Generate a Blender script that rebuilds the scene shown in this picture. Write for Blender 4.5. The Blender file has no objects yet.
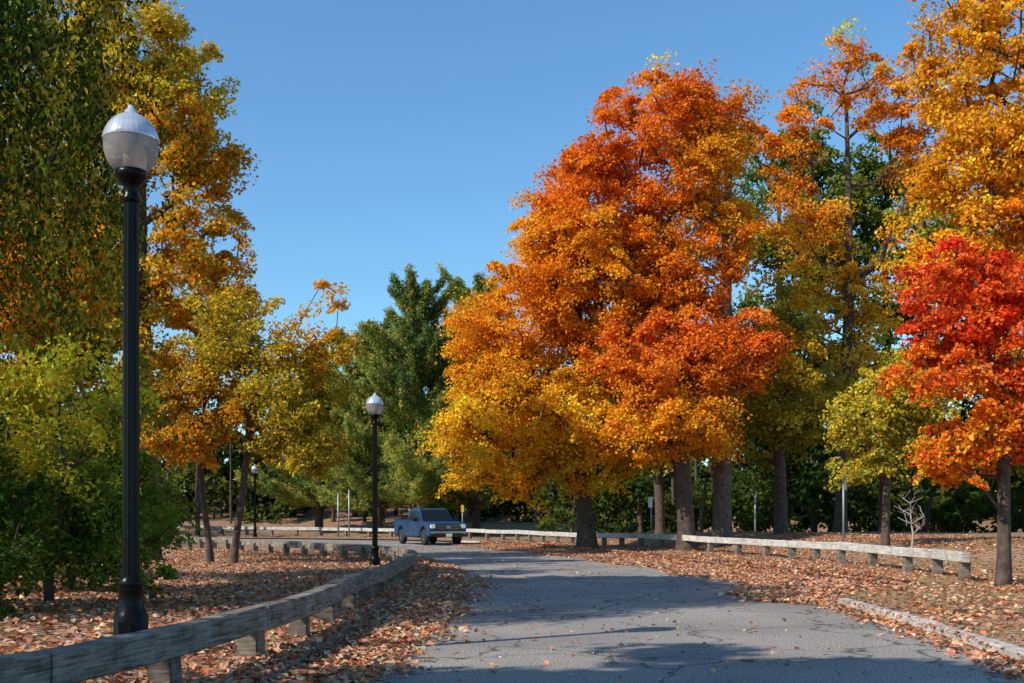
import bpy, bmesh, math, numpy as np
from mathutils import Vector, Matrix
rng = np.random.default_rng(7)
scene = bpy.context.scene
COL = scene.collection

# ------------------------------------------------------------------ helpers
def ss(a, b, x):
    t = np.clip((np.asarray(x, float) - a) / (b - a), 0, 1)
    return t * t * (3 - 2 * t)

def link(o, parent=None):
    COL.objects.link(o)
    if parent is not None:
        o.parent = parent
    return o

def empty(name, loc=(0, 0, 0), rotz=0):
    e = bpy.data.objects.new(name, None)
    e.location = loc
    e.rotation_euler = (0, 0, rotz)
    e.empty_display_size = 0.3
    COL.objects.link(e)
    return e

def np_mesh(name, V, F, mats, colors=None, smooth=False, midx=None):
    me = bpy.data.meshes.new(name)
    V = np.ascontiguousarray(V, dtype=np.float32)
    F = np.ascontiguousarray(F, dtype=np.int32)
    k = F.shape[1]
    me.vertices.add(len(V)); me.vertices.foreach_set("co", V.ravel())
    me.loops.add(F.size); me.loops.foreach_set("vertex_index", F.ravel())
    me.polygons.add(len(F))
    me.polygons.foreach_set("loop_start", np.arange(0, F.size, k, dtype=np.int32))
    me.polygons.foreach_set("use_smooth", np.full(len(F), smooth))
    for m in mats: me.materials.append(m)
    me.update(calc_edges=True)
    if colors is not None:
        a = me.attributes.new("leafcol", 'FLOAT_VECTOR', 'FACE')
        a.data.foreach_set("vector", np.ascontiguousarray(colors, dtype=np.float32).ravel())
    return me

def obj(name, me, parent=None):
    return link(bpy.data.objects.new(name, me), parent)

# ------------------------------------------------------------------ materials
def new_mat(name):
    m = bpy.data.materials.new(name); m.use_nodes = True
    nt = m.node_tree; nt.nodes.clear()
    out = nt.nodes.new("ShaderNodeOutputMaterial")
    return m, nt, out

def simple(name, col, rough=0.6, metal=0.0, spec=0.5, noise=0.0, nscale=8.0, bump=0.0, coat=0.0):
    m, nt, out = new_mat(name)
    b = nt.nodes.new("ShaderNodeBsdfPrincipled")
    b.inputs["Base Color"].default_value = (*col, 1)
    b.inputs["Roughness"].default_value = rough
    b.inputs["Metallic"].default_value = metal
    b.inputs["Specular IOR Level"].default_value = spec
    b.inputs["Coat Weight"].default_value = coat
    if noise > 0 or bump > 0:
        tc = nt.nodes.new("ShaderNodeTexCoord")
        n = nt.nodes.new("ShaderNodeTexNoise"); n.inputs["Scale"].default_value = nscale
        n.inputs["Detail"].default_value = 6
        nt.links.new(tc.outputs["Object"], n.inputs["Vector"])
        if noise > 0:
            r = nt.nodes.new("ShaderNodeValToRGB")
            r.color_ramp.elements[0].position = 0.3; r.color_ramp.elements[1].position = 0.7
            r.color_ramp.elements[0].color = tuple(c * (1 - noise) for c in col) + (1,)
            r.color_ramp.elements[1].color = tuple(min(1, c * (1 + noise)) for c in col) + (1,)
            nt.links.new(n.outputs["Fac"], r.inputs["Fac"])
            nt.links.new(r.outputs["Color"], b.inputs["Base Color"])
        if bump > 0:
            bp = nt.nodes.new("ShaderNodeBump"); bp.inputs["Strength"].default_value = bump
            bp.inputs["Distance"].default_value = 0.02
            nt.links.new(n.outputs["Fac"], bp.inputs["Height"])
            nt.links.new(bp.outputs["Normal"], b.inputs["Normal"])
    nt.links.new(b.outputs["BSDF"], out.inputs["Surface"])
    return m

def leaf_mat(name, trans=0.45):
    m, nt, out = new_mat(name)
    at = nt.nodes.new("ShaderNodeAttribute"); at.attribute_name = "leafcol"
    d = nt.nodes.new("ShaderNodeBsdfDiffuse")
    t = nt.nodes.new("ShaderNodeBsdfTranslucent")
    mx = nt.nodes.new("ShaderNodeMixShader"); mx.inputs[0].default_value = trans
    nt.links.new(at.outputs["Vector"], d.inputs["Color"])
    nt.links.new(at.outputs["Vector"], t.inputs["Color"])
    nt.links.new(d.outputs[0], mx.inputs[1]); nt.links.new(t.outputs[0], mx.inputs[2])
    nt.links.new(mx.outputs[0], out.inputs["Surface"])
    return m

LEAF = leaf_mat("leaf", .38)
LITTER = leaf_mat("litter_leaf", 0.08)
BARK = simple("bark", (0.085, 0.058, 0.042), 0.9, noise=0.5, nscale=6, bump=1.0)
BARK_GREY = simple("bark_grey", (0.13, 0.095, 0.075), 0.9, noise=0.5, nscale=7, bump=1.0)

# ------------------------------------------------------------------ road layout (metres, camera near x=0,y=0, looking +y)
Ly = [-60,-10, 0, 5, 6.5, 8.5, 13, 18, 26, 31, 36, 43, 50, 56, 62, 66, 69, 71, 78]
Lx = [-9,-4.6,-3.2,-2.4,-2.15,-1.98,-1.98,-2.02,-2.14,-2.4,-2.9,-3.9,-5.6,-8.5,-14,-22,-40,-120,-126]
Ry = [-60,-10, 5, 10.3, 14.5, 18.4, 19.5, 20.5, 22, 25, 29, 32.9, 39.8, 50, 60, 66, 71, 75, 78]
Rx = [3,4.0, 4.6, 4.87, 5.15, 5.25, 6.2, 7.5, 7.9, 7.4, 6.6, 5.7, 4.0, 1.3, -1.8, -7, -16, -40, -125]
yy = np.arange(-60, 78.01, 0.25)
def smooth_tab(Y, X, w=5):
    a = np.interp(yy, Y, X); k = np.ones(w) / w
    p = np.pad(a, w // 2, mode='edge'); return np.convolve(p, k, 'valid')
LT = smooth_tab(Ly, Lx, 13); RT = smooth_tab(Ry, Rx, 5)
def L(y): return np.interp(y, yy, LT)
def R(y): return np.interp(y, yy, RT)

def hL(x, y):
    s = L(y) - x
    return (0.08 - 0.03 * ss(16, 28, y) + 0.17 * ss(0.95, 1.6, s) * (1 - ss(12, 20, y))
            + 0.05 * np.sin(x * 0.7 + y * 0.4) * ss(1.5, 5, s) + 0.02 * np.sin(x * 2.3 - y * 1.7) * ss(0.8, 2, s))
def hR(x, y):
    s = x - R(y)
    return (0.07 + 0.6 * ss(3.5, 10, s) * (1 - ss(54, 61, y)) + 3.5 * ss(76, 120, y) + 0.03 * np.sin(x * 0.9 + y * 0.6) * ss(1, 4, s)
            + 0.02 * np.sin(x * 2.1 - y * 1.3) * ss(0.6, 2, s))
def gz(x, y):
    x = np.asarray(x, float); y = np.asarray(y, float)
    l = L(y); r = R(y)
    z = np.where(x < l, hL(x, y), np.where(x > r, hR(x, y), 0.0))
    return np.where(y > 78, hR(x, y), z)

def grid_mesh(name, X, Y, Z, mat, smooth=True):
    n, m = X.shape
    V = np.stack([X, Y, Z], -1).reshape(-1, 3)
    i, j = np.meshgrid(np.arange(n - 1), np.arange(m - 1), indexing='ij')
    a = (i * m + j).ravel()
    F = np.stack([a, a + 1, a + m + 1, a + m], -1)
    return np_mesh(name, V, F, [mat], smooth=smooth)

# --- asphalt
def asphalt():
    m, nt, out = new_mat("asphalt")
    N = nt.nodes; K = nt.links
    tc = N.new("ShaderNodeTexCoord")
    b = N.new("ShaderNodeBsdfPrincipled"); b.inputs["Roughness"].default_value = 0.88
    b.inputs["Specular IOR Level"].default_value = 0.15
    fine = N.new("ShaderNodeTexNoise"); fine.inputs["Scale"].default_value = 48; fine.inputs["Detail"].default_value = 4
    big = N.new("ShaderNodeTexNoise"); big.inputs["Scale"].default_value = 0.35; big.inputs["Detail"].default_value = 6
    for n in (fine, big): K.new(tc.outputs["Object"], n.inputs["Vector"])
    r1 = N.new("ShaderNodeValToRGB")
    r1.color_ramp.elements[0].position = 0.36; r1.color_ramp.elements[0].color = (0.12, 0.112, 0.102, 1)
    r1.color_ramp.elements[1].position = 0.66; r1.color_ramp.elements[1].color = (0.58, 0.52, 0.46, 1)
    K.new(fine.outputs["Fac"], r1.inputs["Fac"])
    r2 = N.new("ShaderNodeValToRGB")
    r2.color_ramp.elements[0].position = 0.35; r2.color_ramp.elements[0].color = (0.68, 0.68, 0.69, 1)
    r2.color_ramp.elements[1].position = 0.65; r2.color_ramp.elements[1].color = (1.08, 1.06, 1.04, 1)
    K.new(big.outputs["Fac"], r2.inputs["Fac"])
    mul = N.new("ShaderNodeMix"); mul.data_type = 'RGBA'; mul.blend_type = 'MULTIPLY'; mul.inputs[0].default_value = 1
    K.new(r1.outputs[0], mul.inputs[6]); K.new(r2.outputs[0], mul.inputs[7])
    dn = N.new("ShaderNodeTexNoise"); dn.inputs["Scale"].default_value = 1.6; dn.inputs["Detail"].default_value = 5
    K.new(tc.outputs["Object"], dn.inputs["Vector"])
    va = N.new("ShaderNodeVectorMath"); va.operation = 'MULTIPLY_ADD'
    va.inputs[1].default_value = (1.3, 1.3, 0)
    K.new(dn.outputs["Color"], va.inputs[0]); K.new(tc.outputs["Object"], va.inputs[2])
    prev = mul.outputs[2]
    for sc, wd, lo in ((0.42, .014, .28), (1.5, .016, .5)):
        vo = N.new("ShaderNodeTexVoronoi"); vo.feature = 'DISTANCE_TO_EDGE'; vo.inputs["Scale"].default_value = sc
        K.new(va.outputs[0], vo.inputs["Vector"])
        cr = N.new("ShaderNodeMapRange"); cr.inputs[1].default_value = 0.002; cr.inputs[2].default_value = wd
        cr.inputs[3].default_value = lo; cr.inputs[4].default_value = 1.0
        K.new(vo.outputs["Distance"], cr.inputs[0])
        m2 = N.new("ShaderNodeMix"); m2.data_type = 'RGBA'; m2.blend_type = 'MULTIPLY'; m2.inputs[0].default_value = 0.9
        if sc > 1:
            mk = N.new("ShaderNodeMapRange"); mk.inputs[1].default_value = .52; mk.inputs[2].default_value = .6
            K.new(big.outputs["Fac"], mk.inputs[0]); K.new(mk.outputs[0], m2.inputs[0])
        K.new(prev, m2.inputs[6]); K.new(cr.outputs[0], m2.inputs[7]); prev = m2.outputs[2]
    K.new(prev, b.inputs["Base Color"])
    bp = N.new("ShaderNodeBump"); bp.inputs["Strength"].default_value = 0.6; bp.inputs["Distance"].default_value = 0.01
    K.new(fine.outputs["Fac"], bp.inputs["Height"]); K.new(bp.outputs[0], b.inputs["Normal"])
    K.new(b.outputs[0], out.inputs[0])
    return m

def litter_ground():
    m, nt, out = new_mat("leaf_littered_ground")
    N = nt.nodes; K = nt.links
    tc = N.new("ShaderNodeTexCoord")
    b = N.new("ShaderNodeBsdfPrincipled"); b.inputs["Roughness"].default_value = 0.9
    b.inputs["Specular IOR Level"].default_value = 0.15
    vo = N.new("ShaderNodeTexVoronoi"); vo.inputs["Scale"].default_value = 13; vo.inputs["Randomness"].default_value = 1
    K.new(tc.outputs["Object"], vo.inputs["Vector"])
    sep = N.new("ShaderNodeSeparateColor"); K.new(vo.outputs["Color"], sep.inputs[0])
    r = N.new("ShaderNodeValToRGB"); r.color_ramp.interpolation = 'CONSTANT'
    els = r.color_ramp.elements
    pal = [(0, (0.12, 0.07, 0.045)), (0.2, (0.34, 0.18, 0.115)), (0.38, (0.45, 0.26, 0.17)), (0.55, (0.21, 0.12, 0.075)),
           (0.68, (0.50, 0.33, 0.22)), (0.82, (0.43, 0.18, 0.085)), (0.92, (0.46, 0.33, 0.17))]
    els[0].position = 0; els[0].color = (*pal[0][1], 1)
    els[1].position = pal[1][0]; els[1].color = (*pal[1][1], 1)
    for p, c in pal[2:]:
        e = els.new(p); e.color = (*c, 1)
    K.new(sep.outputs[0], r.inputs[0])
    g = N.new("ShaderNodeTexNoise"); g.inputs["Scale"].default_value = 0.5; g.inputs["Detail"].default_value = 8; g.inputs["Roughness"].default_value = 0.7
    K.new(tc.outputs["Object"], g.inputs["Vector"])
    gr = N.new("ShaderNodeMapRange"); gr.inputs[1].default_value = 0.50; gr.inputs[2].default_value = 0.62; gr.inputs[4].default_value = 0.8
    K.new(g.outputs["Fac"], gr.inputs[0])
    gn = N.new("ShaderNodeTexNoise"); gn.inputs["Scale"].default_value = 30; gn.inputs["Detail"].default_value = 4
    K.new(tc.outputs["Object"], gn.inputs["Vector"])
    gc = N.new("ShaderNodeValToRGB")
    gc.color_ramp.elements[0].position = 0.35; gc.color_ramp.elements[0].color = (0.09, 0.09, 0.022, 1)
    gc.color_ramp.elements[1].position = 0.65; gc.color_ramp.elements[1].color = (0.38, 0.30, 0.11, 1)
    K.new(gn.outputs["Fac"], gc.inputs[0])
    mx = N.new("ShaderNodeMix"); mx.data_type = 'RGBA'
    K.new(gr.outputs[0], mx.inputs[0]); K.new(r.outputs[0], mx.inputs[6]); K.new(gc.outputs[0], mx.inputs[7])
    K.new(mx.outputs[2], b.inputs["Base Color"])
    bp = N.new("ShaderNodeBump"); bp.inputs["Strength"].default_value = 0.7; bp.inputs["Distance"].default_value = 0.03
    K.new(sep.outputs[1], bp.inputs["Height"]); K.new(bp.outputs[0], b.inputs["Normal"])
    K.new(b.outputs[0], out.inputs[0])
    return m
ASPH = asphalt(); GRD = litter_ground()

e = 900
me = np_mesh("ground", np.array([[-e, -e, -.08], [e, -e, -.08], [e, e, -.08], [-e, e, -.08]]), np.array([[0, 1, 2, 3]]), [GRD])
obj("ground", me)
t = np.linspace(0, 1, 12)
Yg = np.repeat(yy[:, None], 12, 1)
Xg = (LT - .08)[:, None] * (1 - t) + (RT + .08)[:, None] * t
obj("asphalt_road", grid_mesh("asphalt_road", Xg, Yg, np.zeros_like(Xg), ASPH))
sL = np.concatenate([np.arange(0, 4, .25), np.arange(4, 20, 1), np.geomspace(20, 400, 14)])
Yg = np.repeat(yy[:, None], len(sL), 1)
Xl = (LT - .10)[:, None] - sL[None]
obj("verge", grid_mesh("verge_left", Xl[:, ::-1], Yg, hL(Xl, Yg)[:, ::-1], GRD))
yR = np.concatenate([yy, np.arange(80, 400, 4)])
RR = np.concatenate([RT, np.full(len(yR) - len(yy), -125.)])
sR = np.concatenate([np.arange(0, 12, .3), np.arange(12, 200, 4), np.geomspace(200, 600, 8)])
Yg = np.repeat(yR[:, None], len(sR), 1)
Xr = (RR + .10)[:, None] + sR[None]
obj("verge", grid_mesh("verge_right", Xr, Yg, 0 + hR(Xr, Yg), GRD))

# ------------------------------------------------------------------ sweeps: kerbs, rails
def sweep(P, sec, mat, name, caps=True, jitter=0.0):
    P = np.asarray(P, float); n = len(P); m = len(sec)
    T = np.gradient(P, axis=0); T[:, 2] = 0; T /= np.linalg.norm(T, axis=1)[:, None]
    Nn = np.stack([T[:, 1], -T[:, 0], 0 * T[:, 0]], -1)
    V = P[:, None, :] + Nn[:, None, :] * sec[None, :, 0:1] + np.array([0, 0, 1.]) * sec[None, :, 1:2]
    if jitter: V = V + rng.normal(0, jitter, V.shape)
    V = V.reshape(-1, 3); F = []
    for i in range(n - 1):
        for j in range(m):
            k = (j + 1) % m
            F.append([i * m + j, i * m + k, (i + 1) * m + k, (i + 1) * m + j])
    me = bpy.data.meshes.new(name)
    faces = [tuple(f) for f in F]
    if caps: faces += [tuple(range(m))[::-1], tuple((n - 1) * m + j for j in range(m))]
    me.from_pydata(V.tolist(), [], faces); me.materials.append(mat); me.update()
    bm = bmesh.new(); bm.from_mesh(me); bmesh.ops.recalc_face_normals(bm, faces=bm.faces); bm.to_mesh(me); bm.free()
    return me

KERB = simple("kerb_granite", (0.46, 0.40, 0.35), 0.85, noise=0.4, nscale=5, bump=0.6)
KERB_D = simple("kerb_stained", (0.18, 0.145, 0.12), 0.85, noise=0.45, nscale=5, bump=0.5)
def kerb(name, y0, y1, f, side, h, mat, w=.16):
    ys = np.arange(y0, y1, 0.5); P = np.stack([f(ys), ys, 0 * ys], -1)
    sec = np.array([[0, -.05], [0, h - .02], [side * .02, h], [side * (w - .02), h], [side * w, h - .02], [side * w, -.05]])
    obj(name, sweep(P, sec, mat, name, jitter=0.006))
kerb("kerb", -10, 66, L, -1, 0.10, KERB_D)
kerb("kerb", -10, 18.4, R, 1, 0.11, KERB, .18)
kerb("kerb", 21.6, 62, R, 1, 0.10, KERB, .14)

def wood(name, a, b_):
    m, nt, out = new_mat(name)
    N = nt.nodes; K = nt.links
    tc = N.new("ShaderNodeTexCoord"); b = N.new("ShaderNodeBsdfPrincipled"); b.inputs["Roughness"].default_value = 0.9
    b.inputs["Specular IOR Level"].default_value = 0.2
    mp = N.new("ShaderNodeMapping"); mp.inputs["Scale"].default_value = (2, 2, 30)
    K.new(tc.outputs["Object"], mp.inputs[0])
    n1 = N.new("ShaderNodeTexNoise"); n1.inputs["Scale"].default_value = 1.5; n1.inputs["Detail"].default_value = 8; n1.inputs["Distortion"].default_value = 0.5
    n2 = N.new("ShaderNodeTexNoise"); n2.inputs["Scale"].default_value = 3.5; n2.inputs["Detail"].default_value = 8; n2.inputs["Roughness"].default_value = 0.7
    K.new(mp.outputs[0], n1.inputs[0]); K.new(tc.outputs["Object"], n2.inputs[0])
    ad = N.new("ShaderNodeMath"); ad.operation = 'ADD'; K.new(n1.outputs[0], ad.inputs[0]); K.new(n2.outputs[0], ad.inputs[1])
    r = N.new("ShaderNodeValToRGB"); r.color_ramp.elements[0].position = 0.8 / 2; r.color_ramp.elements[0].color = (*a, 1)
    r.color_ramp.elements[1].position = 1.2 / 2; r.color_ramp.elements[1].color = (*b_, 1)
    hf = N.new("ShaderNodeMath"); hf.operation = 'MULTIPLY'; hf.inputs[1].default_value = 0.5
    K.new(ad.outputs[0], hf.inputs[0]); K.new(hf.outputs[0], r.inputs[0])
    K.new(r.outputs[0], b.inputs["Base Color"])
    bp = N.new("ShaderNodeBump"); bp.inputs["Strength"].default_value = 0.7; bp.inputs["Distance"].default_value = 0.012
    K.new(n1.outputs[0], bp.inputs["Height"]); K.new(bp.outputs[0], b.inputs["Normal"])
    K.new(b.outputs[0], out.inputs[0]); return m
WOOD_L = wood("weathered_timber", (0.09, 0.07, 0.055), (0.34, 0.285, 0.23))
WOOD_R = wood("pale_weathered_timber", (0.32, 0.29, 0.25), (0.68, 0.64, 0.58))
WOOD_P = wood("timber_post", (0.10, 0.08, 0.06), (0.28, 0.23, 0.18))

def resample(pts, step):
    pts = np.asarray(pts, float)
    out = []
    P = np.vstack([2 * pts[0] - pts[1], pts, 2 * pts[-1] - pts[-2]])
    for i in range(1, len(P) - 2):
        for t in np.linspace(0, 1, 20, endpoint=False):
            a, b, c, d = P[i - 1], P[i], P[i + 1], P[i + 2]
            out.append(0.5 * ((2 * b) + (-a + c) * t + (2 * a - 5 * b + 4 * c - d) * t ** 2 + (-a + 3 * b - 3 * c + d) * t ** 3))
    out.append(pts[-1]); out = np.array(out)
    s = np.concatenate([[0], np.cumsum(np.linalg.norm(np.diff(out, axis=0), axis=1))])
    q = np.arange(0, s[-1], step)
    return np.stack([np.interp(q, s, out[:, 0]), np.interp(q, s, out[:, 1])], -1)

def box(bm, cx, cy, cz, sx, sy, sz, rot=0, bev=0.0):
    r = bmesh.ops.create_cube(bm, size=1)
    vs = r['verts']
    bmesh.ops.scale(bm, vec=(sx, sy, sz), verts=vs)
    if bev > 0:
        ed = list({e for v in vs for e in v.link_edges})
        rb = bmesh.ops.bevel(bm, geom=ed, offset=bev, segments=2, affect='EDGES')
        vs = list({v for f in rb['faces'] for v in f.verts} | {v for v in vs if v.is_valid})
    bmesh.ops.rotate(bm, cent=(0, 0, 0), matrix=Matrix.Rotation(rot, 3, 'Z'), verts=vs)
    bmesh.ops.translate(bm, vec=(cx, cy, cz), verts=vs)
    return vs

def bm_obj(bm, name, mat, parent=None, smooth=False):
    me = bpy.data.meshes.new(name); bm.to_mesh(me); bm.free()
    me.materials.append(mat)
    if smooth:
        me.polygons.foreach_set("use_smooth", [True] * len(me.polygons))
    return obj(name, me, parent)

def guard_rail(name, pts, spacing, top, bh, bw, beam_mat, post_mat, side, pw):
    root = empty(name)
    Q = resample(pts, spacing)
    bm = bmesh.new()
    T = np.gradient(Q, axis=0)
    for i, (q, t) in enumerate(zip(Q, T)):
        a = math.atan2(t[1], t[0]) + rng.normal(0, .04)
        z0 = float(gz(q[0], q[1])); h = top - bh * 0.45 + rng.normal(0, .012)
        vs = box(bm, q[0], q[1], z0 + (h - .2) / 2, pw, pw, h + .2, a, 0.012)
        tl = rng.normal(0, .03, 2)
        for v in vs: v.co.x += tl[0] * (v.co.z - z0); v.co.y += tl[1] * (v.co.z - z0)
    bm_obj(bm, "posts", post_mat, root)
    for i in range(0, len(Q) - 1, 2):
        j = min(i + 2, len(Q) - 1)
        seg = Q[i:j + 1]
        sf = np.linspace(0, len(seg) - 1, 9)
        X = np.interp(sf, range(len(seg)), seg[:, 0]); Y = np.interp(sf, range(len(seg)), seg[:, 1])
        d = np.array([X[-1] - X[0], Y[-1] - Y[0]]); d /= np.linalg.norm(d)
        g = 0.008
        X[0] += d[0] * g; Y[0] += d[1] * g; X[-1] -= d[0] * g; Y[-1] -= d[1] * g
        if i == 0: X[0] -= d[0] * .3; Y[0] -= d[1] * .3
        ze = [float(gz(seg[0][0], seg[0][1])), float(gz(seg[-1][0], seg[-1][1]))]
        Z = np.linspace(ze[0] + rng.normal(0, .007), ze[1] + rng.normal(0, .007), 9) + top + rng.normal(0, .006)
        Z = Z + np.sin(np.linspace(0, math.pi, 9)) * rng.normal(0, .010)
        hw = bw / 2; o = side * (bw * .5 - 0.02)
        c = 0.015
        sec = np.array([[o - hw, -bh + c], [o - hw, -c], [o - hw + c, 0], [o + hw - c, 0], [o + hw, -c], [o + hw, -bh + c], [o + hw - c, -bh], [o - hw + c, -bh]])
        me = sweep(np.stack([X, Y, Z], -1), sec, beam_mat, "beam", jitter=0.0025)
        obj("beam", me, root)
    return root

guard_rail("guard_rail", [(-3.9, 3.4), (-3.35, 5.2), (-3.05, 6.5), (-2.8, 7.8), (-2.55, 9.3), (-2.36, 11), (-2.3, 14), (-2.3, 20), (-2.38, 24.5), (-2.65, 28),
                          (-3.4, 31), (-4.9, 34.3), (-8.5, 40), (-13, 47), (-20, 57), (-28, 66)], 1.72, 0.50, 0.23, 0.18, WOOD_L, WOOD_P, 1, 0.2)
guard_rail("guard_rail", [(9.5, 22.7), (9.8, 25.6), (9.75, 27.5), (9.4, 30.9), (9.06, 35), (8.2, 38.8), (6.7, 43.2), (4.2, 51), (2.0, 57.5), (-0.7, 64.5), (-5, 70.5), (-12, 76), (-26, 81)],
           2.05, 0.62, 0.22, 0.16, WOOD_R, WOOD_P, -1, 0.2)

# ------------------------------------------------------------------ street lamps
def lathe(prof, seg, mat, name, parent, flutes=0, smooth=True, depth=.09):
    prof = np.array(prof, float); n = len(prof)
    a = np.linspace(0, 2 * math.pi, seg, endpoint=False)
    rad = np.ones(seg)
    if flutes: rad = 1 - depth * (0.5 - 0.5 * np.cos(a * flutes))
    V = np.stack([prof[:, 0:1] * np.cos(a) * rad, prof[:, 0:1] * np.sin(a) * rad, np.repeat(prof[:, 1:2], seg, 1)], -1).reshape(-1, 3)
    F = []
    for i in range(n - 1):
        for j in range(seg):
            k = (j + 1) % seg
            F.append([i * seg + j, i * seg + k, (i + 1) * seg + k, (i + 1) * seg + j])
    me = np_mesh(name, V, np.array(F), [mat], smooth=smooth)
    return obj(name, me, parent)

IRON = simple("black_painted_iron", (0.004, 0.004, 0.004), 0.3, spec=0.16)
def glass_white():
    m, nt, out = new_mat("prismatic_glass_globe")
    b = nt.nodes.new("ShaderNodeBsdfPrincipled")
    b.inputs["Base Color"].default_value = (0.55, 0.52, 0.52, 1); b.inputs["Roughness"].default_value = 0.1
    tr = nt.nodes.new("ShaderNodeBsdfTranslucent"); tr.inputs[0].default_value = (0.66, 0.62, 0.62, 1)
    gl = nt.nodes.new("ShaderNodeBsdfTransparent"); gl.inputs[0].default_value = (.92, .92, .92, 1)
    mx = nt.nodes.new("ShaderNodeMixShader"); mx.inputs[0].default_value = 0.4
    mx2 = nt.nodes.new("ShaderNodeMixShader"); mx2.inputs[0].default_value = 0.5
    w = nt.nodes.new("ShaderNodeTexWave"); w.inputs["Scale"].default_value = 14; w.bands_direction = 'Z'
    tc = nt.nodes.new("ShaderNodeTexCoord"); nt.links.new(tc.outputs["Object"], w.inputs[0])
    bp = nt.nodes.new("ShaderNodeBump"); bp.inputs["Strength"].default_value = 0.1; bp.inputs["Distance"].default_value = 0.01
    nt.links.new(w.outputs["Fac"], bp.inputs["Height"]); nt.links.new(bp.outputs[0], b.inputs["Normal"])
    nt.links.new(b.outputs[0], mx.inputs[1]); nt.links.new(tr.outputs[0], mx.inputs[2])
    nt.links.new(mx.outputs[0], mx2.inputs[1]); nt.links.new(gl.outputs[0], mx2.inputs[2])
    nt.links.new(mx2.outputs[0], out.inputs[0]); return m
GLOBE = glass_white()
CAP = simple("lamp_cap", (0.60, 0.64, 0.70), 0.2, metal=0.4, noise=0.25, nscale=9)
INNER = simple("lamp_inner_reflector", (0.6, 0.48, 0.40), 0.4)

def street_lamp(x, y, s):
    z = float(gz(x, y)) - 0.02
    root = empty("street_lamp", (x, y, z)); root.scale = (s, s, s)
    lathe([(0.001, 0), (.17, 0), (.17, .05), (.155, .07), (.155, .24), (.14, .28), (.115, .34), (.11, .52), (.12, .54), (.12, .58), (.09, .62)], 32, IRON, "base", root)
    lathe([(.082, .55), (.080, 1.0), (.074, 3.0), (.068, 4.16), (.068, 4.17)], 64, IRON, "fluted_shaft", root, flutes=12)
    lathe([(.07, 4.12), (.085, 4.14), (.085, 4.17), (.072, 4.19), (.072, 4.28), (.10, 4.31), (.135, 4.35), (.145, 4.38), (.145, 4.42), (.12, 4.43), (.001, 4.43)], 32, IRON, "collar", root)
    lathe([(.135, 4.425), (.175, 4.45), (.212, 4.50), (.236, 4.565), (.247, 4.635), (.248, 4.69), (.246, 4.715)], 48, GLOBE, "globe", root)
    lathe([(.252, 4.705), (.257, 4.72), (.25, 4.745), (.236, 4.79), (.208, 4.845), (.168, 4.893), (.12, 4.93), (.08, 4.95), (.062, 4.963), (.058, 4.985), (.035, 5.0), (.028, 5.03), (.001, 5.045)], 96, CAP, "cap", root, flutes=32, depth=.012)
    lathe([(.001, 4.44), (.07, 4.44), (.075, 4.56), (.10, 4.68), (.001, 4.69)], 24, INNER, "bulb_housing", root)
    bm = bmesh.new(); box(bm, 0, -.158, .15, .12, .012, .13, 0, .004); bm_obj(bm, "hatch", IRON, root)
    return root
street_lamp(-3.57, 10.13, 1.0)
street_lamp(-3.78, 29.8, 0.955)
street_lamp(-17.6, 74.0, 1.0)

# ------------------------------------------------------------------ foliage engine
SUNH = np.array([-0.84, -0.54])
def unit(v): return v / np.maximum(np.linalg.norm(v, axis=-1, keepdims=True), 1e-9)
UPV = np.array([-.34, -.22, .91])       # leaves turn a little to the light

def leaves_mesh(C, Nn, T, size, aspect, col, name, mat, fold=0.18):
    B = unit(np.cross(Nn, T)); s = size[:, None]; a = aspect
    v0 = C - T * s * .5
    v1 = C + B * s * a * .5 + Nn * s * fold - T * s * .05
    v2 = C + T * s * .5
    v3 = C - B * s * a * .5 + Nn * s * fold - T * s * .05
    V = np.stack([v0, v1, v2, v3], 1).reshape(-1, 3)
    F = np.arange(len(C) * 4).reshape(-1, 4)
    return np_mesh(name, V, F, [mat], colors=col)

def pnoise(P, f, seed):
    r = np.random.default_rng(seed); out = 0
    for i in range(5):
        k = unit(r.normal(size=3)) * f * (0.7 + 0.8 * r.random())
        out = out + np.sin(P @ k + r.random() * 6.28)
    return out / 2.4

def mixc(a, b, t): return np.asarray(a) * (1 - t[:, None]) + np.asarray(b) * t[:, None]

def scatter_clumps(C, Ccol, per, rx, rz, size, aspect, r, upw=.55, outw=.45, rnd=.75, jit=.2, droop=.3, second=None, p2=0.0):
    n = len(C); idx = np.repeat(np.arange(n), per)
    sc = (0.45 + 0.95 * r.random(n))[idx]
    D = unit(r.normal(size=(len(idx), 3)))
    rr = r.random(len(idx)) ** (1 / 1.8)
    off = D * rr[:, None] * np.array([rx, rx, rz]) * sc[:, None]
    tilt = r.normal(0, .4, (n, 2))[idx]
    off[:, 2] += off[:, 0] * tilt[:, 0] + off[:, 1] * tilt[:, 1]
    off[:, 2] -= droop * (off[:, 0] ** 2 + off[:, 1] ** 2) / (rx * sc)
    P = C[idx] + off
    Nn = unit(UPV * upw + D * outw + r.normal(size=D.shape) * rnd)
    T = unit(np.cross(Nn, unit(r.normal(size=D.shape))))
    s = size * (0.65 + 0.7 * r.random(len(idx)))
    col = Ccol[idx] * np.exp(r.normal(0, jit, (len(idx), 1)))
    col = col * np.exp(r.normal(0, jit * .45, (len(idx), 3)))
    if second is not None:
        k = r.random(len(idx)) < p2
        col[k] = np.asarray(second) * np.exp(r.normal(0, .2, (k.sum(), 1)))
    return P, Nn, T, s, np.clip(col, 0.003, .93)

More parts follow.
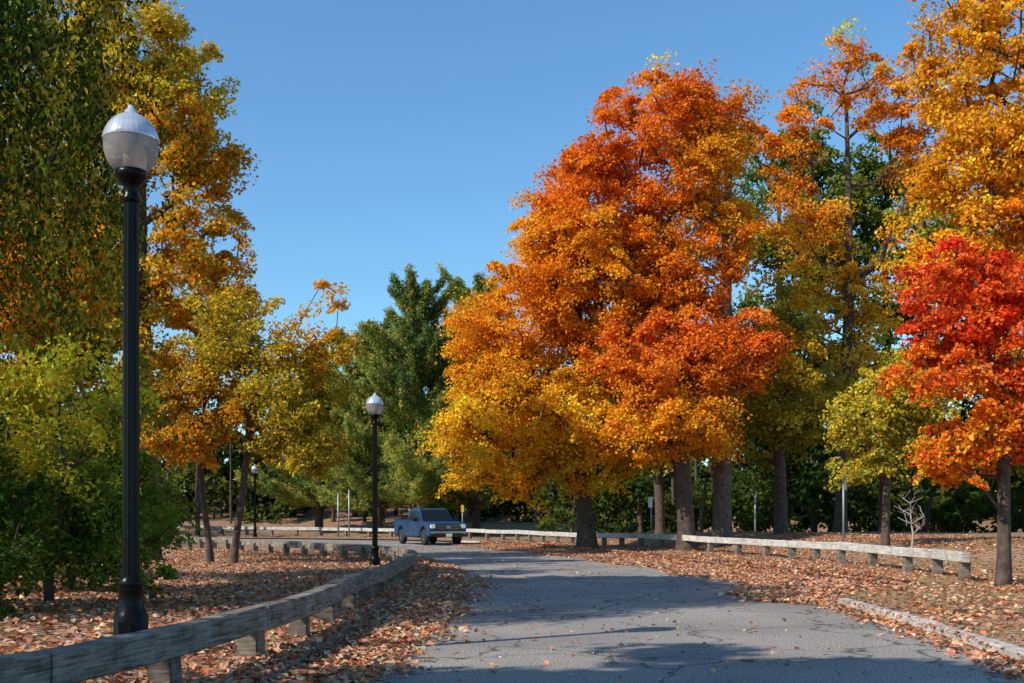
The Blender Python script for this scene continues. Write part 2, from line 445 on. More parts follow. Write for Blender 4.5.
def branch_mesh(nodes, parent, rad, name, mat, sides=6):
    nodes = np.array(nodes); parent = np.array(parent); rad = np.array(rad)
    e = np.where(parent >= 0)[0]
    A = nodes[parent[e]]; B = nodes[e]
    rb = rad[e]; ra = np.minimum(rad[parent[e]], rb * 1.35 + .004)
    tr = rad[parent[e]]; ra = np.where(rb > .6 * tr, tr, ra)
    D = unit(B - A)
    ref = np.where(np.abs(D[:, 2:3]) > .9, np.array([[1., 0, 0]]), np.array([[0, 0, 1.]]))
    U = unit(np.cross(D, ref)); W = np.cross(D, U)
    ang = np.linspace(0, 2 * math.pi, sides, endpoint=False)
    c = np.cos(ang)[None, :, None]; s = np.sin(ang)[None, :, None]
    ring = U[:, None] * c + W[:, None] * s
    ext = D * (rb * .3)[:, None]
    VA = A[:, None] + ring * ra[:, None, None]; VB = (B + ext)[:, None] + ring * rb[:, None, None]
    V = np.concatenate([VA, VB], 1).reshape(-1, 3)
    base = (np.arange(len(e)) * 2 * sides)[:, None]
    j = np.arange(sides); k = (j + 1) % sides
    F = np.stack([base + j, base + k, base + sides + k, base + sides + j], -1).reshape(-1, 4)
    return np_mesh(name, V, F, [mat], smooth=True)

def grow(base, top, clumps, trunk_r, r, twig=0.012, wob=.12, power=.5):
    base = np.array(base, float); top = np.array(top, float)
    n = max(4, int(np.linalg.norm(top - base) / .7))
    nodes = []; par = []
    ph = r.random(2) * 6
    for i in range(n + 1):
        t = i / n
        p = base * (1 - t) + top * t
        p = p + np.array([math.sin(t * 5 + ph[0]) - math.sin(ph[0]), math.sin(t * 4 + ph[1]) - math.sin(ph[1]), 0]) * wob * min(1, t * 2)
        nodes.append(p); par.append(i - 1)
    ntr = len(nodes)
    h0 = base[2] + 0.18 * (top[2] - base[2])
    ax = top - base
    def axd(c):
        t = np.clip(((c - base) @ ax) / (ax @ ax), 0, 1); return np.linalg.norm(c - (base + t * ax))
    order = sorted(range(len(clumps)), key=lambda i: axd(clumps[i]) + r.random() * .6)
    N = np.zeros((ntr + len(clumps) * 12, 3)); N[:ntr] = nodes; cnt = ntr
    for i in order:
        c = clumps[i]
        X = N[:cnt]; d = c - X; hd = np.hypot(d[:, 0], d[:, 1])
        cost = np.linalg.norm(d, axis=1) + 1.2 * np.maximum(0, .35 * hd - d[:, 2])
        cost[:ntr] += np.where(X[:ntr, 2] < h0, 3 + (h0 - X[:ntr, 2]) * 3, 0)
        j = int(np.argmin(cost)); a = N[j].copy(); dist = np.linalg.norm(c - a)
        m = max(1, int(dist / .6)); m = min(m, 11); last = j
        for q in range(1, m + 1):
            t = q / m
            p = a * (1 - t) + c * t
            p[2] += -0.10 * dist * math.sin(t * math.pi) * .7
            if q < m: p = p + r.normal(0, .06, 3)
            N[cnt] = p; par.append(last); last = cnt; cnt += 1
    N = N[:cnt]; par = np.array(par)
    haschild = np.zeros(cnt, bool); haschild[par[par >= 0]] = True
    w = np.where(haschild, 0.0, 1.0)
    for i in range(cnt - 1, 0, -1):
        w[par[i]] += w[i]
    rad = trunk_r * (w / w[0]) ** power
    rad = np.maximum(rad, twig)
    for i in range(ntr):
        t = i / (ntr - 1); rad[i] = max(min(rad[i], trunk_r), trunk_r * (1 - .85 * t))
    rad[0] = trunk_r * 1.45
    if ntr > 1: rad[1] = trunk_r * 1.08
    return N, par, rad

def sample_blobs(blobs, n, r, gap=0.0, gseed=1, gf=.9, inner=.35):
    blobs = np.array(blobs, float)
    vol = blobs[:, 3] * blobs[:, 4] + blobs[:, 3] * blobs[:, 5]
    k = r.choice(len(blobs), n * 3, p=vol / vol.sum())
    D = unit(r.normal(size=(n * 3, 3)))
    rr = inner + (1 - inner) * r.random(n * 3) ** .55
    rr = rr * (1 + .12 * r.normal(size=n * 3))
    P = blobs[k, :3] + D * rr[:, None] * blobs[k, 3:6]
    q = pnoise(P, gf, gseed) + r.normal(0, .25, len(P))
    P = P[q > (-2 + gap)] if gap else P
    md = (vol.sum() / n) ** .5 * .55
    keep = []
    for p in P:
        if len(keep) == 0 or np.min(np.sum((np.array(keep[-400:]) - p) ** 2, 1)) > (md * .5) ** 2:
            keep.append(p)
        if len(keep) >= n: break
    return np.array(keep)

def make_tree(name, x, y, top, blobs, ncl, per, leaf, colf, tr, seed, rx=.75, rz=.34, gap=0., bark=BARK, aspect=.85,
              second=None, p2=0., trans=LEAF, droop=.3, jit=.2, twig=.012, wob=.12, inner=.35, upw=.6, gf=.9):
    r = np.random.default_rng(seed)
    C = sample_blobs(blobs, ncl, r, gap, seed, inner=inner, gf=gf)
    root = empty(name, (0, 0, 0))
    z0 = float(gz(x, y)) - .1
    N, par, rad = grow((x, y, z0), (top[0], top[1], top[2]), C, tr, r, twig=twig, wob=wob)
    obj("trunk_and_limbs", branch_mesh(N, par, rad, "trunk_and_limbs", bark), root)
    P, Nn, T, s, col = scatter_clumps(C, colf(C, r), per, rx, rz, leaf, aspect, r, second=second, p2=p2, droop=droop, jit=jit, upw=upw)
    obj("foliage", leaves_mesh(P, Nn, T, s, aspect, col, "foliage", trans), root)
    return root

# colours (linear)
ORANGE = (0.90, 0.29, 0.020); DORANGE = (0.87, 0.20, 0.018); YEL = (0.88, 0.52, 0.032); GOLD = (0.90, 0.41, 0.026)
RED = (0.84, 0.065, 0.022); OLIVE = (0.34, 0.30, 0.035); DGREEN = (0.045, 0.075, 0.016)

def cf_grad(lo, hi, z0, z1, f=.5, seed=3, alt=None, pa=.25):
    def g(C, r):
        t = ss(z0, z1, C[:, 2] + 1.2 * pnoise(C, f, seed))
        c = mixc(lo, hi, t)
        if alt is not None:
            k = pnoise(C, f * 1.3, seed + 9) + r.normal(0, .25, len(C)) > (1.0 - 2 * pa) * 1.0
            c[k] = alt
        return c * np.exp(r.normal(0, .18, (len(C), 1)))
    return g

# ---- right hand maples
make_tree("maple_tree", 3.2, 46, (2.6, 46.5, 12.5),
          [(-0.3, 46, 5.2, 2.9, 2.8, 2.9), (3.0, 45.5, 5.2, 3.0, 3.2, 2.6), (0.6, 47, 9.3, 3.1, 3, 3.2), (3.7, 47, 10.4, 3.2, 3.2, 3.4), (-1.0, 46.5, 7.6, 2.0, 2, 2.0)],
          530, 260, .125, cf_grad(YEL, ORANGE, 5, 12, alt=GOLD, pa=.3), .40, 11, rx=.84, rz=.33, second=GOLD, p2=.3, gap=1.05, gf=.8)
make_tree("maple_tree", 8.75, 45, (8.9, 45.3, 17.5),
          [(6.2, 45, 16.7, 3.4, 3.2, 3.1), (3.6, 45, 14.3, 2.8, 3, 2.9), (7.6, 45, 12.9, 2.8, 3.0, 3.0), (4.3, 44.6, 10.9, 3.3, 3.2, 2.8), (2.0, 45.5, 12.4, 2.1, 2.4, 2.4), (8.5, 45, 17.5, 1.8, 1.8, 1.8)],
          540, 250, .125, cf_grad(ORANGE, DORANGE, 9, 17, alt=GOLD, pa=.22), .40, 12, rx=.84, rz=.33, bark=BARK_GREY, second=ORANGE, p2=.3, gap=1.05, gf=.8, twig=.016)
make_tree("maple_tree", 6.95, 43, (6.8, 43, 8.3),
          [(5.1, 43, 7.3, 2.6, 2.3, 1.7), (8.4, 43, 8.0, 2.3, 2.3, 1.8), (7.1, 43, 5.2, 2.7, 2.5, 1.4), (4.4, 42.5, 4.5, 2.0, 2, 1.1)],
          230, 240, .125, cf_grad(GOLD, (0.86, .18, .028), 4, 7.2, alt=(.86, .12, .028), pa=.3), .36, 13, second=(.9, .30, .025), p2=.3, gap=1.1)
make_tree("oak_tree", 11.7, 47, (11.5, 47, 9),
          [(11.6, 47, 6.2, 2.6, 2.4, 2.4), (10.8, 47, 9.2, 2.0, 2.4, 2.0)], 120, 190, .14, cf_grad((.48, .40, .04), GOLD, 5, 12, alt=OLIVE, pa=.35), .26, 14, gap=1.1)
make_tree("maple_tree", 15.2, 50, (15.4, 50, 21),
          [(15.6, 50, 21.0, 3.0, 2.6, 2.6), (12.9, 50, 18.2, 1.8, 1.6, 2.4), (18.6, 50, 19.6, 2.1, 2, 2.2), (13.6, 50, 14.4, 2.0, 2, 1.6), (18.6, 50, 15.8, 2.2, 2, 1.8), (12.9, 50, 10.6, 2.6, 2.4, 1.8), (16.2, 50, 11.8, 2.4, 2, 1.6), (16.0, 50, 8.0, 2.8, 2.2, 2.0)],
          250, 170, .14, cf_grad((.80, .46, .035), ORANGE, 9, 19, alt=(.50, .48, .05), pa=.15), .28, 15, rx=.8, gap=1.1, bark=BARK, twig=.018, inner=.4)
make_tree("maple_tree", 9.55, 21, (9.7, 21, 5.9),
          [(8.75, 21, 5.6, 1.2, 1.2, 1.1), (8.15, 21, 4.3, .95, 1.1, .7), (9.8, 21, 5.1, 1.4, 1.4, 1.5), (9.1, 21, 3.0, 1.1, 1.2, .6), (10.4, 21, 3.6, 1.4, 1.4, 1.2), (8.6, 21, 2.5, .8, .8, .4)],
          235, 140, .088, cf_grad((.9, .36, .028), RED, 2.6, 3.9, f=1.2, alt=(.88, .16, .03), pa=.2), .12, 16, rx=.38, rz=.16, second=(.9, .12, .028), p2=.25, twig=.007, wob=.05, gap=1.2, gf=1.6)
make_tree("maple_tree", 15.8, 30, (15.4, 30, 14),
          [(13.6, 30, 14.2, 2.5, 2.5, 2.6), (12.8, 30, 11.4, 1.6, 2, 1.5), (13.9, 30, 10.6, 2.5, 2.4, 2.2), (12.1, 30, 8.4, 1.2, 1.5, .9), (13.8, 30, 7.9, 2.2, 2, 1.5), (16, 30, 13, 3.4, 3, 5), (15.5, 30, 5.5, 2.6, 2.5, 1.6)],
          400, 220, .115, cf_grad(GOLD, (.9, .46, .03), 5, 11, alt=ORANGE, pa=.25), .30, 17, rx=.62, rz=.28, second=ORANGE, p2=.2, gap=1.2)
make_tree("linden_tree", 11.75, 34, (11.6, 34, 5.6),
          [(11.2, 34, 3.9, 1.6, 1.5, 1.3), (10.7, 34, 3.1, 1.0, 1.1, .7), (12.3, 34, 5.2, 1.4, 1.5, 1.3)], 120, 170, .11, cf_grad((.38, .34, .045), (.55, .44, .045), 3, 6), .12, 18, rx=.5, rz=.24, second=YEL, p2=.15, gap=1.0)
for (x, y, b, sd) in [(15, 60, [(15.4, 60, 18, 4.0, 3.5, 6.0), (14.9, 60, 8, 4.8, 3.5, 4.8)], 21),
                      (21, 61, [(20.6, 61, 17, 4.4, 3.5, 6.0), (21, 61, 8, 5.2, 3.5, 5)], 22),
                      (28, 58, [(28, 58, 14, 5, 4, 7), (29, 58, 6, 5, 4, 4)], 23),
                      (8.5, 62, [(8.5, 62, 9, 4.5, 3.5, 5)], 24)]:
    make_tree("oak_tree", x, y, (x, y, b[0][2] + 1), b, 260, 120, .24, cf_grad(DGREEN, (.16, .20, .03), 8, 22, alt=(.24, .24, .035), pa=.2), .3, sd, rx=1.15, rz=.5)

# ---- left side
make_tree("maple_tree", -11.4, 34, (-11.6, 34, 15),
          [(-10.7, 34, 14.5, 1.9, 2.2, 2.5), (-12.6, 34, 15.5, 2.4, 2.4, 3), (-9.8, 34, 11.4, 1.5, 1.8, 2.3), (-12, 34, 9.4, 2.6, 2.6, 2.8), (-9.3, 34, 8.4, 1.6, 1.8, 2.1), (-14.5, 34, 15.5, 2.6, 2.6, 3.6), (-14.5, 34, 9, 2.5, 2.5, 3)],
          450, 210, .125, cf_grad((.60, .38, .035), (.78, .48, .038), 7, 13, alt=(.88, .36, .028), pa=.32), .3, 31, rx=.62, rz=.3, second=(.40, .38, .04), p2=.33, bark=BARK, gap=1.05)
make_tree("cherry_tree", -8.0, 31, (-7.3, 31, 7.6),
          [(-7, 31, 6.6, 1.5, 1.5, 1.3), (-5.7, 31, 7.8, .9, .9, .8), (-6.4, 31, 4.8, 1.7, 1.6, 1.2), (-7.9, 31, 6.8, 1.4, 1.5, 1.4), (-6, 31, 3.4, 1.2, 1.2, .7), (-5.3, 31, 6.2, .8, .8, .7)],
          190, 120, .135, cf_grad((.42, .33, .038), (.44, .36, .04), 3, 6, alt=(.84, .42, .035), pa=.25), .10, 32, rx=.5, rz=.25, gap=1.0, second=YEL, p2=.25, aspect=.5, twig=.012)
make_tree("cherry_tree", -8.75, 31.4, (-9, 31.2, 5.6),
          [(-8.6, 31, 4.7, 1.7, 1.6, 1.3), (-9.6, 30.5, 3.7, 1.5, 1.4, .8), (-10.3, 31, 5.4, 1.5, 1.5, 1.3)],
          140, 140, .13, cf_grad((.88, .26, .026), (.74, .38, .035), 3, 6, alt=(.86, .18, .026), pa=.3), .09, 33, rx=.5, rz=.25, second=(.45, .38, .04), p2=.3, aspect=.6, gap=.9)
make_tree("maple_tree", -9.6, 22, (-9.8, 22, 8),
          [(-10, 22, 7.8, 1.8, 2.0, 2.2), (-10.5, 22, 5.2, 2.0, 2, 1.7), (-8.9, 21.5, 5.8, 1.2, 1.4, 1.4), (-8.7, 22, 4.3, 1.3, 1.4, 1.2)],
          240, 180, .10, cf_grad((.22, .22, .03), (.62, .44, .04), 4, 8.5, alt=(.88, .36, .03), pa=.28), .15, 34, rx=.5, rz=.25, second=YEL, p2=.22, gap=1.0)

def weeping(name, x, y, cz, rad, top, nst, seed, cols, zmin):
    r = np.random.default_rng(seed)
    D = unit(r.normal(size=(nst, 3))); D[:, 2] = np.abs(D[:, 2]) * .9
    S = np.array([x, y, cz]) + D * np.array([rad, rad, top - cz]) * (0.55 + .45 * r.random((nst, 1)))
    Ln = 0.8 + 2.2 * r.random(nst)
    Ln = np.minimum(Ln, np.maximum(.5, S[:, 2] - zmin))
    per = 85
    idx = np.repeat(np.arange(nst), per)
    t = r.random(len(idx))
    cur = r.normal(0, .25, (nst, 2))[idx]
    P = S[idx].copy()
    P[:, 2] -= t * Ln[idx]
    P[:, 0] += cur[:, 0] * t + r.normal(0, .09, len(idx)); P[:, 1] += cur[:, 1] * t + r.normal(0, .09, len(idx))
    Nn = unit(r.normal(size=P.shape) + np.array([0, 0, .3])); Nn[:, 2] *= .5; Nn = unit(Nn)
    T = unit(np.array([0, 0, -1.]) + r.normal(0, .45, P.shape)); T = unit(T - Nn * np.sum(T * Nn, 1)[:, None])
    s = .085 * (.6 + .7 * r.random(len(idx)))
    cc = np.array(cols)[r.integers(0, len(cols), nst)][idx] * np.exp(r.normal(0, .3, (len(idx), 1)))
    root = empty(name)
    z0 = float(gz(x, y)) - .1
    N, par, rd = grow((x, y, z0), (x, y, top - 1), S[:250], .2, r, twig=.008)
    obj("trunk_and_limbs", branch_mesh(N, par, rd, "trunk_and_limbs", BARK), root)
    obj("foliage", leaves_mesh(P, Nn, T, s, .45, cc, "foliage", LEAF), root)
weeping("weeping_birch_tree", -7.7, 13.0, 5.6, 3.2, 13.2, 1050, 41, [(.06, .10, .015), (.04, .07, .012), (.12, .16, .022), (.05, .09, .014), (.08, .12, .018), (.26, .28, .035), (.48, .38, .04)], 2.0)  # dark green leaves, albedo lowered further to stand in for shade
def shrub(name, blobs, ncl, per, leaf, cf, seed, **k):
    b = np.array(blobs)
    make_tree(name, b[0][0], b[0][1], (b[0][0], b[0][1], b[0][2] + .5), blobs, ncl, per, leaf, cf, .05, seed, twig=.007, **k)
shrub("shrub", [(-6.0, 14, 2.1, 1.4, 1.4, 1.6), (-5.4, 14.5, 1.3, .9, 1.1, 1.1)], 170, 120, .085, cf_grad((.17, .22, .03), (.54, .52, .05), .6, 2.6, alt=(.74, .60, .05), pa=.3), 51, rx=.34, rz=.2, aspect=.5)
shrub("shrub", [(-6.3, 12, 1.5, 1.1, 1.1, 1.4), (-7.6, 13, 2.0, 1.4, 1.4, 1.7)], 150, 120, .085, cf_grad((.06, .10, .016), (.30, .32, .04), .8, 2.8, alt=(.62, .50, .05), pa=.22), 52, rx=.34, rz=.2, aspect=.5)  # shade on this near shrub is partly put into its darker leaf colours
shrub("shrub", [(-7.3, 18, 2.0, 1.6, 1.6, 1.8), (-9.2, 18, 2.2, 1.7, 1.7, 2.0)], 170, 110, .11, cf_grad((.08, .11, .02), (.30, .28, .04), .8, 3.4, alt=(.8, .36, .04), pa=.15), 53, rx=.45, rz=.25, aspect=.6)
shrub("shrub", [(-12, 24, 1.8, 2.0, 1.8, 1.8), (-15, 25, 2.3, 2.2, 1.8, 2.3)], 150, 110, .15, cf_grad((.06, .085, .016), (.2, .21, .03), .8, 3.4), 54, rx=.6, rz=.35, aspect=.6)

# trees left of / behind the photographer, whose shade falls on the near road
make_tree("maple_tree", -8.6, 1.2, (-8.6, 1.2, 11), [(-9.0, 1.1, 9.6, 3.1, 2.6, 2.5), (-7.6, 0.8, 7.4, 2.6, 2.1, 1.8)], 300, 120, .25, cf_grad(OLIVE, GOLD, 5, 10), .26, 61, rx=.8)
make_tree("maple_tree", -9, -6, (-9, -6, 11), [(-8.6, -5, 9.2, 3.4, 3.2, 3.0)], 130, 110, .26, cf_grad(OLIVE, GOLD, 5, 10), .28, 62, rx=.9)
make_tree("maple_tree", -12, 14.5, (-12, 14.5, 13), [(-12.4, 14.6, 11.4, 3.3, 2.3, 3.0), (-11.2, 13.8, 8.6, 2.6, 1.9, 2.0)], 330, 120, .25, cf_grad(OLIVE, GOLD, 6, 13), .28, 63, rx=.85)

# ---- pines
def pine(x, y, H, R0, seed, base_z=2.0):
    r = np.random.default_rng(seed)
    root = empty("pine_tree"); z0 = float(gz(x, y))
    nodes = []; par = []; rad = []
    n = 24
    for i in range(n + 1):
        t = i / n; nodes.append((x, y, z0 - .1 + t * H)); par.append(i - 1); rad.append(.34 * (1 - t) + .03)
    P = []; Tn = []
    z = base_z
    while z < H - .2:
        t = (z - base_z) / (H - base_z)
        R_ = R0 * (1 - t) ** .5 * (0.7 + .6 * r.random()) + .25
        for b in range(r.integers(3, 7)):
            a = r.random() * 6.28; Rb = R_ * (.5 + .65 * r.random())
            up = .16 + .6 * t + r.normal(0, .10)
            j = min(n, int(z / H * n)); last = j; p0 = np.array(nodes[j]); p0[2] = z0 + z
            dirv = np.array([math.cos(a), math.sin(a), up]); m = 5
            for q in range(1, m + 1):
                u = q / m; p = p0 + dirv * Rb * u + np.array([0, 0, .18 * Rb * u * u])
                nodes.append(tuple(p)); par.append(last); rad.append(.06 * (1 - u) + .012); last = len(nodes) - 1
            k = int(30 * Rb) + 8
            u = .2 + .8 * r.random(k) ** .8
            c = p0 + dirv * (Rb * u)[:, None]; c[:, 2] += .18 * Rb * u * u
            sd = np.array([-math.sin(a), math.cos(a), 0])
            c += sd * (r.normal(0, .28, k) * Rb * .55 * (1.15 - u))[:, None]; c[:, 2] += r.normal(0, .14, k)
            P.append(c); Tn.append(np.repeat((dirv + np.array([0, 0, .45]))[None], k, 0))
        z += .42 + .3 * r.random()
    P = np.vstack(P); Tn = unit(np.vstack(Tn))
    per = 10; idx = np.repeat(np.arange(len(P)), per)
    T = unit(Tn[idx] + r.normal(0, .5, (len(idx), 3)))
    C = P[idx] + r.normal(0, .12, (len(idx), 3))
    Nn = unit(np.cross(T, r.normal(size=T.shape)) + UPV * .4); T = unit(T - Nn * np.sum(T * Nn, 1)[:, None])
    base = mixc((.09, .15, .04), (.38, .42, .09), np.clip(.5 + .5 * pnoise(P, .8, seed), 0, 1))
    k = r.random(len(P)) < .14; base[k] = (.62, .48, .09)
    col = base[idx] * np.exp(r.normal(0, .22, (len(idx), 1)))
    s = .30 * (.7 + .6 * r.random(len(idx)))
    obj("trunk_and_limbs", branch_mesh(nodes, par, rad, "trunk_and_limbs", BARK), root)
    obj("needles", leaves_mesh(C, Nn, T, s, .24, np.clip(col, 0, .9), "needles", LEAF), root)
pine(-6.4, 76, 17.2, 5.8, 71)
pine(-10.0, 81, 15.2, 5.4, 72)
pine(-2.6, 79, 18.0, 5.8, 73)
pine(-15.0, 84, 13.0, 4.8, 74)

# ---- distant woodland: one object
def woodland(name, n, xr, yr, zr, seed, colA, colB, per=70, leaf=.36, pw=.8):
    r = np.random.default_rng(seed)
    X = xr[0] + (xr[1] - xr[0]) * r.random(n); Y = yr[0] + (yr[1] - yr[0]) * r.random(n)
    hmax = zr[1] * (.72 + .18 * np.sin(X * .35 + seed) + .12 * np.sin(X * .93 + 2 * seed))
    Z = zr[0] + (hmax - zr[0]) * r.random(n) ** pw
    C = np.stack([X, Y, Z + gz(X, Y)], -1)
    cc = mixc(colA, colB, np.clip(.5 + .45 * pnoise(C, .5, seed) + .2 * (Z / zr[1] - .5), 0, 1))
    P, Nn, T, s, col = scatter_clumps(C, cc, per, 1.2, .8, leaf, .8, r)
    root = empty(name)
    obj("foliage", leaves_mesh(P, Nn, T, s, .8, col, "foliage", LEAF), root)
    nodes = []; par = []; rad = []
    for k in range(int((xr[1] - xr[0]) / 1.8)):
        x = xr[0] + (xr[1] - xr[0]) * r.random(); y = yr[0] + (yr[1] - yr[0]) * r.random() * .6; z = float(gz(x, y)) - .1
        h = zr[1] * .7; i = len(nodes); rr = .1 + .18 * r.random(); l = r.normal(0, .3)
        nodes += [(x, y, z), (x + l * .5, y, z + h * .5), (x + l, y, z + h)]; par += [-1, i, i + 1]; rad += [rr, rr * .8, rr * .4]
    obj("stems", branch_mesh(nodes, par, rad, "stems", BARK), root)
woodland("woodland", 900, (-60, 60), (90, 104), (.2, 10), 81, (.03, .05, .012), (.11, .14, .025), 80, .5)
woodland("woodland", 650, (-60, 60), (104, 116), (-1, 6), 85, (.025, .04, .01), (.05, .07, .016), 70, .6, 1.0)
woodland("woodland", 380, (2, 60), (68, 76), (.2, 5.5), 82, (.035, .055, .014), (.11, .14, .025), 80)
woodland("woodland", 360, (-75, -22), (70, 82), (.2, 11), 83, (.05, .07, .016), (.22, .23, .035))
woodland("woodland", 110, (-40, -22), (40, 60), (.2, 8), 84, (.05, .07, .016), (.3, .25, .035))

# ------------------------------------------------------------------ leaf litter
def litter(name, X, Y, size, zoff=0.012, lift=.02, seed=1, pal=None):
    r = np.random.default_rng(seed); n = len(X)
    Z = gz(X, Y) + zoff + lift * r.random(n)
    P = np.stack([X, Y, Z], -1)
    Nn = unit(np.array([0, 0, 1.]) + r.normal(0, .38, (n, 3))); T = unit(np.cross(Nn, unit(r.normal(size=(n, 3)))))
    pal = np.array(pal); c = pal[r.integers(0, len(pal), n)] * np.exp(r.normal(0, .28, (n, 1)))
    s = size * (.6 + .8 * r.random(n))
    return obj(name, leaves_mesh(P, Nn, T, s, .85, np.clip(c, .01, .85), name, LITTER, fold=.14))
PAL = [(.50, .25, .16), (.56, .32, .21), (.42, .20, .12), (.27, .145, .09), (.60, .24, .09), (.58, .40, .20), (.52, .14, .065), (.57, .39, .28), (.45, .24, .16)]
r = np.random.default_rng(99)
n = 20000; Y = 5 + 31 * r.random(n) ** 1.15
W = np.interp(Y, [5, 9, 11, 15, 18.4, 22, 24.5, 29, 33, 36], [.7, .85, 1.0, 1.15, 1.3, 1.35, 1.2, .7, .4, .2]) * (1 + .12 * np.sin(Y * 2.1) + .1 * np.sin(Y * 5.3))
X = L(Y) - .12 + (W + .12) * r.random(n) ** 1.15 * (1 + .14 * r.normal(size=n))
litter("fallen_leaves", X, Y, .08, .012, .05, 1, PAL)
n = 34000; Y = 17.3 + 41 * r.random(n)
Bx = np.interp(Y, [17.3, 18.2, 21, 25, 33.6, 43, 50, 58], [5.1, 4.3, 4.6, 4.6, 3.2, .8, -1.4, -3.5]) + .3 * np.sin(Y * .9) + .15 * np.sin(Y * 3.1)
X = Bx + (R(Y) - Bx) * r.random(n) + .18 * r.normal(size=n)
litter("fallen_leaves", X, Y, .10, .006, .03, 2, PAL)
n = 2600; Y = 6 + 12 * r.random(n); X = R(Y) + .05 - np.abs(r.normal(0, .22, n))
litter("fallen_leaves", X, Y, .08, .006, .02, 6, PAL)
n = 7000; Y = 21.5 + 38 * r.random(n); X = R(Y) + .35 * (r.random(n) - .5)
litter("fallen_leaves", X, Y, .09, .05, .05, 7, PAL)
n = 42000; Y = 5 + 40 * r.random(n) ** 1.3; X = L(Y) - .05 - 11 * r.random(n) ** 1.2
litter("fallen_leaves", X, Y, .08, .008, .045, 3, PAL)
n = 66000; Y = 8 + 50 * r.random(n) ** 1.15; X = R(Y) + .2 + 13 * r.random(n) ** 1.1
k = pnoise(np.stack([X, Y, 0 * X], -1), 1.1, 77) + r.normal(0, .5, n) > -.40
litter("fallen_leaves", X[k], Y[k], .08, .004, .035, 4, PAL)
n = 1700; Y = 5 + 50 * r.random(n); X = L(Y) + (R(Y) - L(Y)) * r.random(n)
litter("fallen_leaves", X, Y, .06, .004, .01, 5, PAL)
# grass tufts on the right-hand verge
n = 16000; Y = 9 + 20 * r.random(n); X = R(Y) + .25 + 9 * r.random(n)
k = pnoise(np.stack([X, Y, 0 * X], -1), 1.1, 77) + r.normal(0, .3, n) < .0
X = X[k]; Y = Y[k]; n = len(X)
P = np.stack([X, Y, gz(X, Y) + .02], -1)
T = unit(np.array([0, 0, 1.]) + r.normal(0, .35, (n, 3))); Nn = unit(np.cross(T, r.normal(size=(n, 3))))
gcol = mixc((.18, .19, .035), (.52, .42, .15), r.random(n))
obj("grass", leaves_mesh(P, Nn, T, .07 * (.6 + .8 * r.random(n)), .14, gcol, "grass", LEAF, fold=0.02))

# ------------------------------------------------------------------ pickup truck
PAINT = simple("blue_car_paint", (0.022, 0.062, 0.145), 0.3, metal=0.1, coat=.4)
GLS = simple("dark_window_glass", (0.01, 0.013, 0.016), 0.08, spec=0.25)
BLK = simple("black_plastic", (0.012, 0.012, 0.013), 0.5)
TYRE = simple("tyre_rubber", (0.02, 0.02, 0.02), 0.85)
CHR = simple("alloy", (0.6, 0.6, 0.62), 0.25, metal=1.0)
HL = simple("headlight", (0.85, 0.87, 0.9), 0.12)
RDL = simple("tail_light", (0.4, 0.01, 0.01), 0.2)
PLT = simple("number_plate", (0.8, 0.8, 0.78), 0.5)

def prism(prof, y0, y1, mat, name, parent, bev=0.03, taper=None):
    bm = bmesh.new()
    a = [bm.verts.new((p[0], y0, p[1])) for p in prof]; b = [bm.verts.new((p[0], y1, p[1])) for p in prof]
    if taper:
        zlo, zhi, amt = taper
        for v in a + b:
            t = max(0, min(1, (v.co.z - zlo) / (zhi - zlo))); v.co.y *= 1 - amt * t
    n = len(prof)
    bm.faces.new(a); bm.faces.new(b[::-1])
    for i in range(n): bm.faces.new((a[i], b[i], b[(i + 1) % n], a[(i + 1) % n]))
    bmesh.ops.recalc_face_normals(bm, faces=bm.faces)
    if bev:
        eds = [e for e in bm.edges if len(e.link_faces) == 2 and e.calc_face_angle() > .5]
        bmesh.ops.bevel(bm, geom=eds, offset=bev, segments=2, affect='EDGES', clamp_overlap=True)
    return bm_obj(bm, name, mat, parent)

def arch(cx, r, z, n=9, rev=True):
    a = np.linspace(0, math.pi, n)
    return [(cx + r * math.cos(t), z + r * math.sin(t)) for t in a]

